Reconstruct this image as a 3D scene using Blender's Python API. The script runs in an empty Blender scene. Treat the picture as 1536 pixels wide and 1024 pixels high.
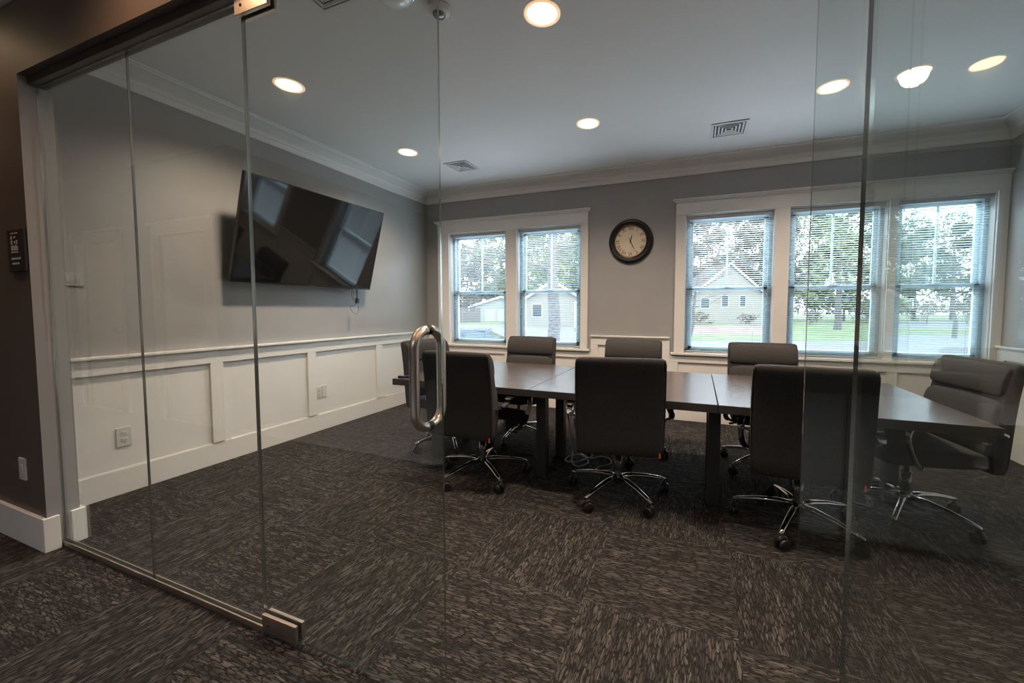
import bpy, bmesh, math, random
from mathutils import Vector, Matrix
R = math.radians
scene = bpy.context.scene
COL = scene.collection
random.seed(7)

# ------------------------------------------------------------------ materials
def mat(name, color, rough=0.6, metal=0.0, noise=0.0, nscale=20.0, bump=0.0, bscale=200.0, spec=None, emit=None, estr=0.0, stretch=None):
    m = bpy.data.materials.new(name); m.use_nodes = True
    nt = m.node_tree; b = nt.nodes['Principled BSDF']
    b.inputs['Base Color'].default_value = (*color, 1)
    b.inputs['Roughness'].default_value = rough
    b.inputs['Metallic'].default_value = metal
    if spec is not None: b.inputs['Specular IOR Level'].default_value = spec
    if emit: 
        b.inputs['Emission Color'].default_value = (*emit, 1); b.inputs['Emission Strength'].default_value = estr
    tc = nt.nodes.new('ShaderNodeTexCoord')
    src = tc.outputs['Object']
    if stretch:
        mp = nt.nodes.new('ShaderNodeMapping'); mp.inputs['Scale'].default_value = stretch
        nt.links.new(src, mp.inputs['Vector']); src = mp.outputs['Vector']
    if noise > 0:
        n = nt.nodes.new('ShaderNodeTexNoise'); n.inputs['Scale'].default_value = nscale; n.inputs['Detail'].default_value = 5
        nt.links.new(src, n.inputs['Vector'])
        r = nt.nodes.new('ShaderNodeValToRGB')
        r.color_ramp.elements[0].position = .3; r.color_ramp.elements[1].position = .7
        r.color_ramp.elements[0].color = (*[c*(1-noise) for c in color], 1)
        r.color_ramp.elements[1].color = (*[min(1, c*(1+noise)) for c in color], 1)
        nt.links.new(n.outputs['Fac'], r.inputs['Fac']); nt.links.new(r.outputs['Color'], b.inputs['Base Color'])
    if bump > 0:
        n2 = nt.nodes.new('ShaderNodeTexNoise'); n2.inputs['Scale'].default_value = bscale; n2.inputs['Detail'].default_value = 3
        nt.links.new(src, n2.inputs['Vector'])
        bp = nt.nodes.new('ShaderNodeBump'); bp.inputs['Strength'].default_value = bump; bp.inputs['Distance'].default_value = .002
        nt.links.new(n2.outputs['Fac'], bp.inputs['Height']); nt.links.new(bp.outputs['Normal'], b.inputs['Normal'])
    return m

def glass_mat(name, tint, boost=1.0):
    m = bpy.data.materials.new(name); m.use_nodes = True; nt = m.node_tree; nt.nodes.clear()
    out = nt.nodes.new('ShaderNodeOutputMaterial'); mix = nt.nodes.new('ShaderNodeMixShader')
    tr = nt.nodes.new('ShaderNodeBsdfTransparent'); tr.inputs['Color'].default_value = (*tint, 1)
    gl = nt.nodes.new('ShaderNodeBsdfGlossy'); gl.inputs['Roughness'].default_value = 0.0
    gl.inputs['Color'].default_value = (.95, 1, 1, 1)
    lw = nt.nodes.new('ShaderNodeLayerWeight'); lw.inputs['Blend'].default_value = .5
    pw = nt.nodes.new('ShaderNodeMath'); pw.operation = 'POWER'; pw.inputs[1].default_value = 5
    ma = nt.nodes.new('ShaderNodeMath'); ma.operation = 'MULTIPLY_ADD'; ma.inputs[1].default_value = .95; ma.inputs[2].default_value = .045*boost
    nt.links.new(lw.outputs['Facing'], pw.inputs[0]); nt.links.new(pw.outputs[0], ma.inputs[0])
    nt.links.new(ma.outputs[0], mix.inputs[0]); nt.links.new(tr.outputs[0], mix.inputs[1]); nt.links.new(gl.outputs[0], mix.inputs[2])
    nt.links.new(mix.outputs[0], out.inputs['Surface'])
    return m

def carpet_mat():
    m = bpy.data.materials.new('carpet_tile'); m.use_nodes = True; nt = m.node_tree; N = nt.nodes; L = nt.links
    b = N['Principled BSDF']; b.inputs['Roughness'].default_value = .95; b.inputs['Specular IOR Level'].default_value = .15
    g = N.new('ShaderNodeTexCoord'); s = N.new('ShaderNodeSeparateXYZ'); L.new(g.outputs['Object'], s.inputs[0])
    def mth(op, a, bb=None, c=None):
        n = N.new('ShaderNodeMath'); n.operation = op
        for i, v in enumerate((a, bb, c)):
            if v is None: continue
            if isinstance(v, (int, float)): n.inputs[i].default_value = v
            else: L.new(v, n.inputs[i])
        return n.outputs[0]
    T = .61
    i = mth('FLOOR', mth('DIVIDE', mth('SUBTRACT', s.outputs[0], -.437), T))
    j = mth('FLOOR', mth('DIVIDE', mth('SUBTRACT', s.outputs[1], 1.58), T))
    par = mth('ABSOLUTE', mth('MODULO', mth('ADD', i, j), 2.0))
    def mixf(a, bb):
        return mth('ADD', mth('MULTIPLY', a, mth('SUBTRACT', 1.0, par)), mth('MULTIPLY', bb, par))
    u = mixf(s.outputs[0], s.outputs[1]); v = mixf(s.outputs[1], s.outputs[0])
    off = mth('ADD', mth('MULTIPLY', i, 3.37), mth('MULTIPLY', j, 5.91))
    cv = N.new('ShaderNodeCombineXYZ')
    L.new(mth('MULTIPLY', u, 17.0), cv.inputs[0]); L.new(mth('MULTIPLY', v, 98.0), cv.inputs[1]); L.new(off, cv.inputs[2])
    nz = N.new('ShaderNodeTexNoise'); nz.inputs['Scale'].default_value = .9; nz.inputs['Detail'].default_value = 2
    L.new(cv.outputs[0], nz.inputs['Vector'])
    vm = N.new('ShaderNodeVectorMath'); vm.operation = 'SCALE'; vm.inputs['Scale'].default_value = 1.5
    L.new(nz.outputs['Color'], vm.inputs[0])
    va = N.new('ShaderNodeVectorMath'); va.operation = 'ADD'; L.new(cv.outputs[0], va.inputs[0]); L.new(vm.outputs[0], va.inputs[1])
    vo = N.new('ShaderNodeTexVoronoi'); vo.feature = 'DISTANCE_TO_EDGE'; vo.inputs['Scale'].default_value = 1.0
    L.new(va.outputs[0], vo.inputs['Vector'])
    vc = N.new('ShaderNodeTexVoronoi'); vc.feature = 'F1'; vc.inputs['Scale'].default_value = 1.0; L.new(va.outputs[0], vc.inputs['Vector'])
    sc = N.new('ShaderNodeSeparateColor'); L.new(vc.outputs['Color'], sc.inputs[0])
    rmp = N.new('ShaderNodeMapRange'); rmp.inputs[1].default_value = .05; rmp.inputs[2].default_value = .17; L.new(vo.outputs['Distance'], rmp.inputs[0])
    # fine thread lines
    cf = N.new('ShaderNodeCombineXYZ')
    L.new(mth('MULTIPLY', u, 30.0), cf.inputs[0]); L.new(mth('MULTIPLY', v, 330.0), cf.inputs[1]); L.new(off, cf.inputs[2])
    nf = N.new('ShaderNodeTexNoise'); nf.inputs['Scale'].default_value = 1.0; nf.inputs['Detail'].default_value = 2; L.new(cf.outputs[0], nf.inputs['Vector'])
    thr = N.new('ShaderNodeMapRange'); thr.inputs[1].default_value = .3; thr.inputs[2].default_value = .7; thr.inputs[3].default_value = .4; thr.inputs[4].default_value = 1.3
    L.new(nf.outputs['Fac'], thr.inputs[0])
    cellb = N.new('ShaderNodeMapRange'); cellb.inputs[1].default_value = 0; cellb.inputs[2].default_value = 1; cellb.inputs[3].default_value = .3; cellb.inputs[4].default_value = 1.15
    L.new(sc.outputs[0], cellb.inputs[0])
    cg = N.new('ShaderNodeCombineXYZ'); L.new(mth('MULTIPLY', u, 7.0), cg.inputs[0]); L.new(mth('MULTIPLY', v, 40.0), cg.inputs[1]); L.new(off, cg.inputs[2])
    ng = N.new('ShaderNodeTexNoise'); ng.inputs['Scale'].default_value = 1.0; ng.inputs['Detail'].default_value = 3; L.new(cg.outputs[0], ng.inputs['Vector'])
    gr = N.new('ShaderNodeMapRange'); gr.inputs[1].default_value = .40; gr.inputs[2].default_value = .56; gr.inputs[3].default_value = .35; L.new(ng.outputs['Fac'], gr.inputs[0])
    f = mth('MULTIPLY', mth('MULTIPLY', mth('MULTIPLY', rmp.outputs[0], gr.outputs[0]), cellb.outputs[0]), thr.outputs[0])
    cr = N.new('ShaderNodeMix'); cr.data_type = 'RGBA'
    cr.inputs[6].default_value = (.013, .012, .012, 1); cr.inputs[7].default_value = (.112, .101, .093, 1)
    cr.clamp_factor = True
    L.new(f, cr.inputs[0]); L.new(cr.outputs[2], b.inputs['Base Color'])
    bp = N.new('ShaderNodeBump'); bp.inputs['Strength'].default_value = .5; bp.inputs['Distance'].default_value = .003
    L.new(f, bp.inputs['Height']); L.new(bp.outputs['Normal'], b.inputs['Normal'])
    return m

M = {}
M['wall'] = mat('grey_wall_paint', (.33, .325, .325), .5, noise=.04, nscale=3, bump=.08, bscale=90)
M['hallwall'] = mat('dimmed_hall_wall_paint', (.115, .096, .084), .5, noise=.05, nscale=3, bump=.08, bscale=90)  # grey paint with the hall's dim, warm light put into the colour
M['header'] = mat('dark_header_paint', (.085, .075, .07), .5, noise=.05, nscale=4)
M['ceil'] = mat('ceiling_paint', (.64, .645, .635), .8, noise=.015, nscale=2)
M['trim'] = mat('white_trim_paint', (.76, .745, .72), .38, noise=.02, nscale=5)
M['vinyl'] = mat('white_window_vinyl', (.38, .47, .50), .35, noise=.02)
M['blind'] = mat('white_blind_slat', (.52, .55, .56), .5, noise=.02)
M['carpet'] = carpet_mat()
M['lobbyfloor'] = mat('pale_plank_floor', (.34, .34, .35), .4, noise=.2, nscale=3, stretch=(1, 8, 1))
M['table'] = mat('grey_brown_laminate', (.072, .056, .050), .24, noise=.28, nscale=6, stretch=(1.2, 22, 22), spec=.65)
M['tableedge'] = mat('dark_edge_band', (.05, .045, .042), .45, noise=.15, nscale=6, stretch=(1, 20, 20))
M['leg'] = mat('grey_painted_steel', (.052, .051, .048), .42, metal=.2, noise=.05)
M['fabric'] = mat('charcoal_woven_fabric', (.046, .044, .044), .9, noise=.22, nscale=160, bump=.5, bscale=500, spec=.2)
M['pipe'] = mat('dark_piping_fabric', (.03, .028, .028), .8, noise=.1)
M['chrome'] = mat('polished_chrome', (.50, .50, .50), .09, metal=1.0, noise=.02)
M['steel'] = mat('brushed_steel', (.60, .55, .50), .33, metal=1.0, noise=.06, nscale=8, stretch=(60, 60, 2))
M['black'] = mat('black_plastic', (.012, .012, .013), .38, noise=.1)
M['column'] = mat('grey_gas_lift', (.22, .22, .22), .25, metal=.8, noise=.05)
M['orange'] = mat('orange_paper_tag', (.62, .13, .05), .6, noise=.1)
M['screen'] = mat('black_glass_screen', (.003, .003, .004), .05, noise=.05, spec=.5)
M['tvback'] = mat('black_television_plastic', (.01, .01, .011), .3, noise=.1)
M['plate'] = mat('white_plastic_plate', (.62, .61, .59), .35, noise=.02)
M['slot'] = mat('dark_slot', (.03, .03, .03), .6, noise=.05)
M['clockface'] = mat('cream_clock_face', (.62, .52, .40), .5, noise=.1, nscale=9)
M['clockink'] = mat('dark_brown_ink', (.04, .025, .018), .6, noise=.1)
M['clockrim'] = mat('black_clock_rim', (.009, .009, .010), .22, noise=.1)
M['gold'] = mat('bronze_bezel', (.20, .12, .06), .35, metal=.8, noise=.1)
M['cord'] = mat('grey_cord', (.26, .26, .27), .5, noise=.1)
M['blackcord'] = mat('black_cord', (.01, .01, .01), .5, noise=.1)
M['blue'] = mat('dark_blue_plastic', (.01, .015, .12), .4, noise=.1)
M['signplate'] = mat('dark_bronze_plaque', (.035, .033, .034), .45, noise=.1)
M['signmark'] = mat('pale_grey_mark', (.58, .57, .56), .5, noise=.1)
M['glass'] = glass_mat('clear_wall_glass', (.95, .97, .962), 1.0)
M['pane'] = glass_mat('window_glass', (.98, .99, .99), .6)
M['edge'] = mat('dark_green_glass_edge', (.02, .03, .028), .08, noise=.1, spec=1.0)
M['edgel'] = mat('pale_glass_edge', (.42, .45, .42), .16, metal=.9, noise=.1, nscale=3)
M['vent'] = mat('white_metal_vent', (.62, .62, .61), .4, noise=.02)
M['duct'] = mat('dark_duct_inside', (.03, .03, .03), .8, noise=.05)
M['lens'] = mat('warm_lamp_lens', (.9, .8, .65), .4, noise=.01, emit=(1.0, .70, .40), estr=14.0)
M['canring'] = mat('glowing_light_trim', (.85, .80, .74), .4, noise=.02, emit=(1.0, .62, .32), estr=.55)  # warm emission imitates the lamp's glow around the lens
M['frosted'] = mat('frosted_dome_glass', (.75, .76, .76), .12, noise=.04, spec=.9)
# outdoors (kept dark in albedo: the sky is bright)
M['asphalt'] = mat('pale_asphalt', (.215, .225, .235), .9, noise=.12, nscale=.6)
M['grass'] = mat('spring_grass', (.165, .225, .095), .95, noise=.25, nscale=.8)
M['leaflitter'] = mat('pinkish_leaf_litter', (.27, .19, .17), .95, noise=.25, nscale=.9)
M['siding'] = mat('cream_siding', (.36, .34, .29), .8, noise=.08, nscale=3, stretch=(.2, .2, 14))
M['sidingw'] = mat('white_siding', (.42, .43, .43), .8, noise=.08, nscale=3, stretch=(.2, .2, 14))
M['roof'] = mat('grey_roof_shingle', (.14, .12, .115), .9, noise=.2, nscale=5)
M['rooftrim'] = mat('white_roof_trim', (.55, .55, .55), .7, noise=.03)
M['dwin'] = mat('dark_house_window', (.05, .075, .085), .3, noise=.2)
M['fence'] = mat('weathered_fence_boards', (.20, .175, .175), .9, noise=.25, nscale=6, stretch=(8, 8, .3))
M['bark'] = mat('grey_bark', (.14, .125, .12), .9, noise=.35, nscale=9)
M['birch'] = mat('pale_birch_bark', (.19, .175, .175), .85, noise=.45, nscale=6, stretch=(1, 1, 3))
M['leafa'] = mat('yellow_green_leaves', (.25, .29, .14), .9, noise=.4, nscale=1.5)
M['leafb'] = mat('olive_brown_leaves', (.25, .225, .17), .9, noise=.4, nscale=1.5)
M['leafc'] = mat('dull_green_needles', (.14, .19, .13), .9, noise=.4, nscale=1.5)
M['carpaint'] = mat('blue_grey_car_paint', (.055, .10, .14), .25, noise=.08, spec=.8)
M['carglass'] = mat('dark_car_glass', (.05, .08, .10), .08, noise=.05, spec=.9)
M['rubber'] = mat('black_rubber', (.015, .015, .015), .8, noise=.1)

# ------------------------------------------------------------------ mesh helpers
class MB:
    def __init__(s): s.v = []; s.f = []; s.m = []; s.sm = []
    def add(s, vs, fs, mi=0, smooth=False):
        o = len(s.v); s.v += [tuple(v) for v in vs]
        for f in fs: s.f.append(tuple(i+o for i in f)); s.m.append(mi); s.sm.append(smooth)
        return s
    def box(s, x0, x1, y0, y1, z0, z1, mi=0):
        if x0 > x1: x0, x1 = x1, x0
        if y0 > y1: y0, y1 = y1, y0
        if z0 > z1: z0, z1 = z1, z0
        vs = [(x0,y0,z0),(x1,y0,z0),(x1,y1,z0),(x0,y1,z0),(x0,y0,z1),(x1,y0,z1),(x1,y1,z1),(x0,y1,z1)]
        return s.add(vs, [(0,3,2,1),(4,5,6,7),(0,1,5,4),(1,2,6,5),(2,3,7,6),(3,0,4,7)], mi)
    def cbox(s, c, d, rot=None, mi=0):
        x, y, z = d[0]/2, d[1]/2, d[2]/2
        vs = [Vector(p) for p in [(-x,-y,-z),(x,-y,-z),(x,y,-z),(-x,y,-z),(-x,-y,z),(x,-y,z),(x,y,z),(-x,y,z)]]
        if rot is not None: vs = [rot @ v for v in vs]
        vs = [v+Vector(c) for v in vs]
        return s.add(vs, [(0,3,2,1),(4,5,6,7),(0,1,5,4),(1,2,6,5),(2,3,7,6),(3,0,4,7)], mi)
    def tube(s, pts, r, n=10, mi=0, cap=True, closed=False):
        pts = [Vector(p) for p in pts]; k = len(pts)
        rs = r if isinstance(r, (list, tuple)) else [r]*k
        rings = []; prev = None
        for i, p in enumerate(pts):
            if closed: t = (pts[(i+1) % k]-pts[i-1]).normalized()
            else: t = (pts[min(i+1, k-1)]-pts[max(i-1, 0)]).normalized()
            if prev is None:
                a = Vector((0,0,1)) if abs(t.z) < .9 else Vector((1,0,0)); prev = (a-t*a.dot(t)).normalized()
            else: 
                prev = (prev-t*prev.dot(t))
                prev = prev.normalized() if prev.length > 1e-6 else Vector((1,0,0))
            bt = t.cross(prev)
            rings.append([p+rs[i]*(math.cos(2*math.pi*q/n)*prev+math.sin(2*math.pi*q/n)*bt) for q in range(n)])
        vs = [v for rg in rings for v in rg]; fs = []
        for i in range(k if closed else k-1):
            a, b2 = i*n, ((i+1) % k)*n
            for q in range(n): fs.append((a+q, a+(q+1) % n, b2+(q+1) % n, b2+q))
        if cap and not closed: fs.append(tuple(range(n))[::-1]); fs.append(tuple(range((k-1)*n, k*n)))
        return s.add(vs, fs, mi, True)
    def cyl(s, a, b, r, r2=None, n=16, mi=0): return s.tube([a, b], [r, r if r2 is None else r2], n, mi)
    def lathe(s, prof, c=(0,0,0), ax='z', n=32, mi=0, smooth=True):
        vs = []; fs = []; k = len(prof)
        for q in range(n):
            t = 2*math.pi*q/n
            for (r, h) in prof:
                p = (r*math.cos(t), r*math.sin(t), h)
                if ax == 'y': p = (p[0], p[2], p[1])
                if ax == 'x': p = (p[2], p[0], p[1])
                vs.append((p[0]+c[0], p[1]+c[1], p[2]+c[2]))
        for q in range(n):
            for i in range(k-1):
                a = q*k+i; b2 = ((q+1) % n)*k+i
                fs.append((a, b2, b2+1, a+1))
        return s.add(vs, fs, mi, smooth)
    def poly(s, pts, mi=0): return s.add(pts, [tuple(range(len(pts)))], mi)
    def prism(s, prof, a, b, mi=0):
        """prof: 2D list of (p,q); a,b: functions? here: list of 3D pts start and end rings"""
        n = len(prof); vs = list(a)+list(b)
        fs = [(i, (i+1) % n, n+(i+1) % n, n+i) for i in range(n)]
        fs += [tuple(range(n))[::-1], tuple(range(n, 2*n))]
        return s.add(vs, fs, mi)
    def build(s, name, mats, parent=None, bevel=0, seg=2, recalc=True, loc=None, sub=0):
        me = bpy.data.meshes.new(name); me.from_pydata(s.v, [], s.f); me.validate()
        mats = mats if isinstance(mats, (list, tuple)) else [mats]
        for m in mats: me.materials.append(m)
        if len(me.polygons) == len(s.m):
            me.polygons.foreach_set('material_index', s.m); me.polygons.foreach_set('use_smooth', s.sm)
        if recalc:
            bm = bmesh.new(); bm.from_mesh(me); bmesh.ops.recalc_face_normals(bm, faces=bm.faces)
            if bevel > 0:
                es = [e for e in bm.edges if e.is_manifold and e.calc_face_angle(0) > .6]
                bmesh.ops.bevel(bm, geom=es, offset=bevel, segments=seg, profile=.5, affect='EDGES', clamp_overlap=True)
                for f in bm.faces: f.smooth = False
            bm.to_mesh(me); bm.free()
        me.update()
        o = bpy.data.objects.new(name, me); COL.objects.link(o)
        if parent: o.parent = parent
        if loc: o.location = loc
        if sub:
            md = o.modifiers.new('sub', 'SUBSURF'); md.levels = sub; md.render_levels = sub
        return o

def tag(o, label=None, cat=None, group=None, kind=None):
    if label: o['label'] = label
    if cat: o['category'] = cat
    if group: o['group'] = group
    if kind: o['kind'] = kind
    return o
def empty(name, loc=(0,0,0), rz=0, **kw):
    o = bpy.data.objects.new(name, None); o.empty_display_size = .05; COL.objects.link(o)
    o.location = loc; o.rotation_euler = (0, 0, rz); return tag(o, **kw)
def struct(o, label, cat): return tag(o, label, cat, kind='structure')
def copy_tree(o, parent=None):
    c = o.copy(); COL.objects.link(c); c.parent = parent
    for ch in [q for q in list(bpy.data.objects) if q.parent == o]: copy_tree(ch, c)
    return c
def smooth_arc(pts, n=8):
    """catmull-rom through points"""
    P = [Vector(p) for p in pts]; out = []
    for i in range(len(P)-1):
        p0 = P[max(i-1, 0)]; p1 = P[i]; p2 = P[i+1]; p3 = P[min(i+2, len(P)-1)]
        for k in range(n):
            t = k/n
            out.append(.5*((2*p1)+(-p0+p2)*t+(2*p0-5*p1+4*p2-p3)*t*t+(-p0+3*p1-3*p2+p3)*t**3))
    out.append(P[-1]); return out

# ------------------------------------------------------------------ room numbers (metres; camera stands at x=0, y=0)
XL, XR, YB, CZ = -3.62, 2.50, 4.675, 2.87
YF0, YF1, XJ, ZH, YG = .918, 1.035, -3.10, 2.385, .978
XJR = 2.25
RAIL = .9414; BB = .176

# ------------------------------------------------------------------ shell
fl = MB().box(-9.2, 4.6, -.62, YB+.14, -.1, 0).build('floor', M['carpet'])
struct(fl, 'brown and charcoal patterned carpet tiles of the meeting room and hall', 'floor')
lf = MB().box(-9.2, 4.6, -5.2, -.62, -.1, 0).build('floor', M['lobbyfloor'])
struct(lf, 'pale floor of the lobby behind the camera, seen reflected in the glass', 'floor')
struct(MB().box(-9.2, 4.6, -5.2, YB+.14, CZ, CZ+.15).build('ceiling', M['ceil']), 'flat pale grey ceiling with recessed lights', 'ceiling')
struct(MB().box(XL-.12, XL, YF1, YB+.14, 0, CZ).build('wall_left', M['wall']), 'grey painted left wall behind the television above white wainscot', 'wall')
struct(MB().box(XR, XR+.12, YF0, YB+.14, 0, CZ).build('wall_right', M['wall']), 'grey painted right wall of the meeting room', 'wall')

OPEN = [(-3.234, -2.355), (-2.200, -1.339), (-.139, .729), (.855, 1.668), (1.733, 2.425)]
WZ0, WZ1 = .768, 2.29
w = MB()
w.box(XL, XR, YB, YB+.14, 0, WZ0); w.box(XL, XR, YB, YB+.14, WZ1, CZ)
xs = [XL]+[q for p in OPEN for q in p]+[XR]
for k in range(0, len(xs), 2): w.box(xs[k], xs[k+1], YB, YB+.14, WZ0, WZ1)
struct(w.build('wall_back', M['wall']), 'grey painted back wall holding the windows and the clock', 'wall')

w = MB()
w.box(-9.2, XJ, YF0, YF1, 0, CZ); w.box(XJ, XJR, YF0, YF1, ZH, CZ); w.box(XJR, 4.6, YF0, YF1, 0, CZ)
# hall face browned to imitate dim warm light, room side + reveals grey
o = w.build('wall_front', [M['hallwall'], M['wall'], M['header']])
for p in o.data.polygons:
    if p.normal.y > .5: p.material_index = 1
    elif abs(p.normal.x) > .5: p.material_index = 1
    elif p.normal.z < -.5: p.material_index = 2
struct(o, 'hall wall around the glass front of the meeting room, browned for dim warm light', 'wall')

# hall and lobby behind the camera (seen only in reflections)
w = MB(); w.box(-9.2, -7.27, -.74, -.62, 0, CZ); w.box(-6.42, -5.60, -.74, -.62, 0, CZ); w.box(-4.72, -4.4, -.74, -.62, 0, CZ)
w.box(-7.27, -6.42, -.74, -.62, 2.05, CZ); w.box(-5.60, -4.72, -.74, -.62, 2.05, CZ); w.box(-4.52, -4.4, -5.2, -.74, 0, CZ)
struct(w.build('wall_hall', M['hallwall']), 'hall wall opposite the glass with white doors, seen only as a reflection', 'wall')
w = MB(); w.box(-4.4, 4.6, -5.2, -5.08, 0, CZ)
struct(w.build('wall_lobby', M['hallwall']), 'far lobby wall behind the camera', 'wall')  # takes the darkened hall colour so its reflection stays dim
struct(MB().box(4.48, 4.6, -5.08, YF0, 0, CZ).build('wall_end', M['hallwall']), 'end wall of the lobby right of the camera', 'wall')
struct(MB().box(-9.32, -9.2, -.74, YF1, 0, CZ).build('wall_side', M['hallwall']), 'end wall of the hall far left', 'wall')
dn = 3
for (a, b) in ((-7.27, -6.42), (-5.60, -4.72)):
    d = empty('door_%d' % dn, ((a+b)/2, -.66, 0)); struct(d, ('left' if dn == 3 else 'right')+'-hand white panelled hall door reflected in the glass', 'door'); dn += 1
    W = (b-a)/2
    MB().box(-W, W, -.03, .01, 0, 2.05).box(-W+.12, W-.12, .01, .02, 1.75, 1.9).box(-W+.12, W-.12, .01, .02, 1.05, 1.65).box(-W+.12, W-.12, .01, .02, .25, .95).build('door_leaf', M['trim'], d, bevel=.004)
    MB().box(-W-.10, -W, .04, .062, 0, 2.06).box(W, W+.10, .04, .062, 0, 2.06).box(-W-.10, W+.10, .04, .065, 2.06, 2.17).box(-W-.13, W+.13, .04, .085, 2.17, 2.195).build('door_casing', M['trim'], d, bevel=.003)
    MB().lathe([(0, 0), (.012, 0), (.012, .04), (.028, .05), (.028, .075), (0, .085)], (W-.07, .01, 1.0), 'y').build('door_knob', M['steel'], d)

# crown moulding: profile (distance from wall, z)
CP = [(0, 2.722), (.018, 2.722), (.022, 2.735), (.022, 2.765), (.03, 2.772), (.034, 2.79), (.05, 2.80), (.068, 2.815), (.09, 2.833), (.115, 2.846), (.125, 2.85), (.128, 2.858), (.15, 2.862), (.15, CZ), (0, CZ)]
def crown(name, fn, a, b, da, db, label):
    """fn(s, d, z) -> point ; s runs a..b ; mitre shortening da/db per distance"""
    A = [fn(a+da*d, d, z) for d, z in CP]; B = [fn(b-db*d, d, z) for d, z in CP]
    o = MB().prism(CP, A, B).build(name, [M['trim'], M['ceil']])
    for p in o.data.polygons:
        c_ = p.center.z
        if 2.80 < c_ < 2.852 and len(p.vertices) == 4: p.material_index = 1
    return struct(o, label, 'moulding')
crown('trim_1', lambda s, d, z: (XL+d, s, z), YF1, YB, 1, 1, 'white crown moulding along the top of the left wall')
crown('trim_2', lambda s, d, z: (s, YB-d, z), XL, XR, 1, 1, 'white crown moulding above the windows on the back wall')
crown('trim_3', lambda s, d, z: (XR-d, s, z), YF1, YB, 1, 1, 'white crown moulding on the right wall')
crown('trim_4', lambda s, d, z: (s, YF1+d, z), XL, XR, 1, 1, 'white crown moulding over the glass inside the room')
crown('trim_5', lambda s, d, z: (s, YF0-d, z), -9.2, 4.48, 0, 1, 'white crown moulding along the hall wall over the glass')

# baseboards
def base_x(name, x0, x1, yw, out, label):      # along X, wall face at yw, thickness direction out
    m = MB().box(x0, x1, yw, yw+out*.018, 0, BB-.008).box(x0, x1, yw, yw+out*.012, BB-.008, BB)
    struct(m.build(name, M['trim'], bevel=.002), label, 'baseboard')
def base_y(name, y0, y1, xw, out, label):
    m = MB().box(xw, xw+out*.018, y0, y1, 0, BB-.008).box(xw, xw+out*.012, y0, y1, BB-.008, BB)
    struct(m.build(name, M['trim'], bevel=.002), label, 'baseboard')
base_y('baseboard_left', YF1+.02, YB-.02, XL, 1, 'tall white baseboard along the left wall')
base_x('baseboard_back', XL, XR, YB, -1, 'tall white baseboard under the windows')
base_y('baseboard_right', YF1+.02, YB-.02, XR, -1, 'tall white baseboard on the right wall')
m = MB().box(-9.2, XJ-.0005, YF0-.018, YF0, 0, BB).box(XJ, XJ+.018, YF0-.018, YG-.02, 0, BB)
struct(m.build('baseboard_hall', M['trim'], bevel=.003), 'white baseboard wrapping the dark hall wall corner left of the glass', 'baseboard')
m = MB().box(XJ, XJ+.018, YG+.02, YF1+.018, 0, BB).box(XL+.02, XJ-.0005, YF1, YF1+.018, 0, BB)
struct(m.build('baseboard_jamb', M['trim'], bevel=.003), 'short white baseboard block behind the glass at the left jamb', 'baseboard')

# wainscot
def wains_left():
    m = MB(); X = XL
    m.box(X, X+.006, YF1+.001, YB, BB, .90)                # painted panel
    m.box(X, X+.0265, YF1+.001, YB, .818, RAIL-.03)       # top rail
    m.box(X, X+.030, YF1+.001, YB, RAIL-.035, RAIL-.018); m.box(X, X+.052, YF1+.001, YB, RAIL-.018, RAIL)  # chair rail cap
    for y in (1.12, 1.985, 2.82, 3.715, 4.61): m.box(X, X+.026, y-.045, y+.045, BB, .82)
    return m
struct(wains_left().build('trim_6', M['trim'], bevel=.0025), 'white panelled wainscot and chair rail on the left wall', 'wainscot')
m = MB(); X = XR
m.box(X-.008, X, YF1+.001, YB, BB, .90); m.box(X-.0265, X, YF1+.001, YB, .818, RAIL-.03); m.box(X-.03, X, YF1+.001, YB, RAIL-.035, RAIL-.018); m.box(X-.045, X, YF1+.001, YB, RAIL-.018, RAIL)
for y in (1.12, 1.985, 2.82, 3.715, 4.61): m.box(X-.026, X, y-.045, y+.045, BB, .82)
struct(m.build('trim_7', M['trim'], bevel=.0025), 'white panelled wainscot and chair rail on the right wall', 'wainscot')
m = MB()
segs = [(XL+.05, -3.46, 1), (-1.205, -.29, 1)]
m.box(XL, -3.46, YB-.008, YB, BB, .9); m.box(-3.46, -1.205, YB-.008, YB, BB, .735); m.box(-1.205, -.285, YB-.008, YB, BB, .9); m.box(-.285, XR, YB-.008, YB, BB, .735)
for a, b, _ in segs:
    m.box(a, b, YB-.0265, YB, .825, RAIL-.03); m.box(a, b, YB-.03, YB, RAIL-.035, RAIL-.018); m.box(a, b, YB-.045, YB, RAIL-.018, RAIL)
for a, b in ((-3.46, -1.205), (-.285, XR-.02)):
    m.box(a, b, YB-.0265, YB, .66, .737)
for x, t in ((-3.555, .825), (-2.33, .66), (-1.25, .66), (-1.16, .825), (-.33, .825), (-.24, .66), (.76, .66), (1.74, .66), (2.43, .66)):
    m.box(x-.045, x+.045, YB-.026, YB, BB, t)
struct(m.build('trim_8', M['trim'], bevel=.0025), 'white panelled wainscot under the windows and clock on the back wall', 'wainscot')

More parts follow.
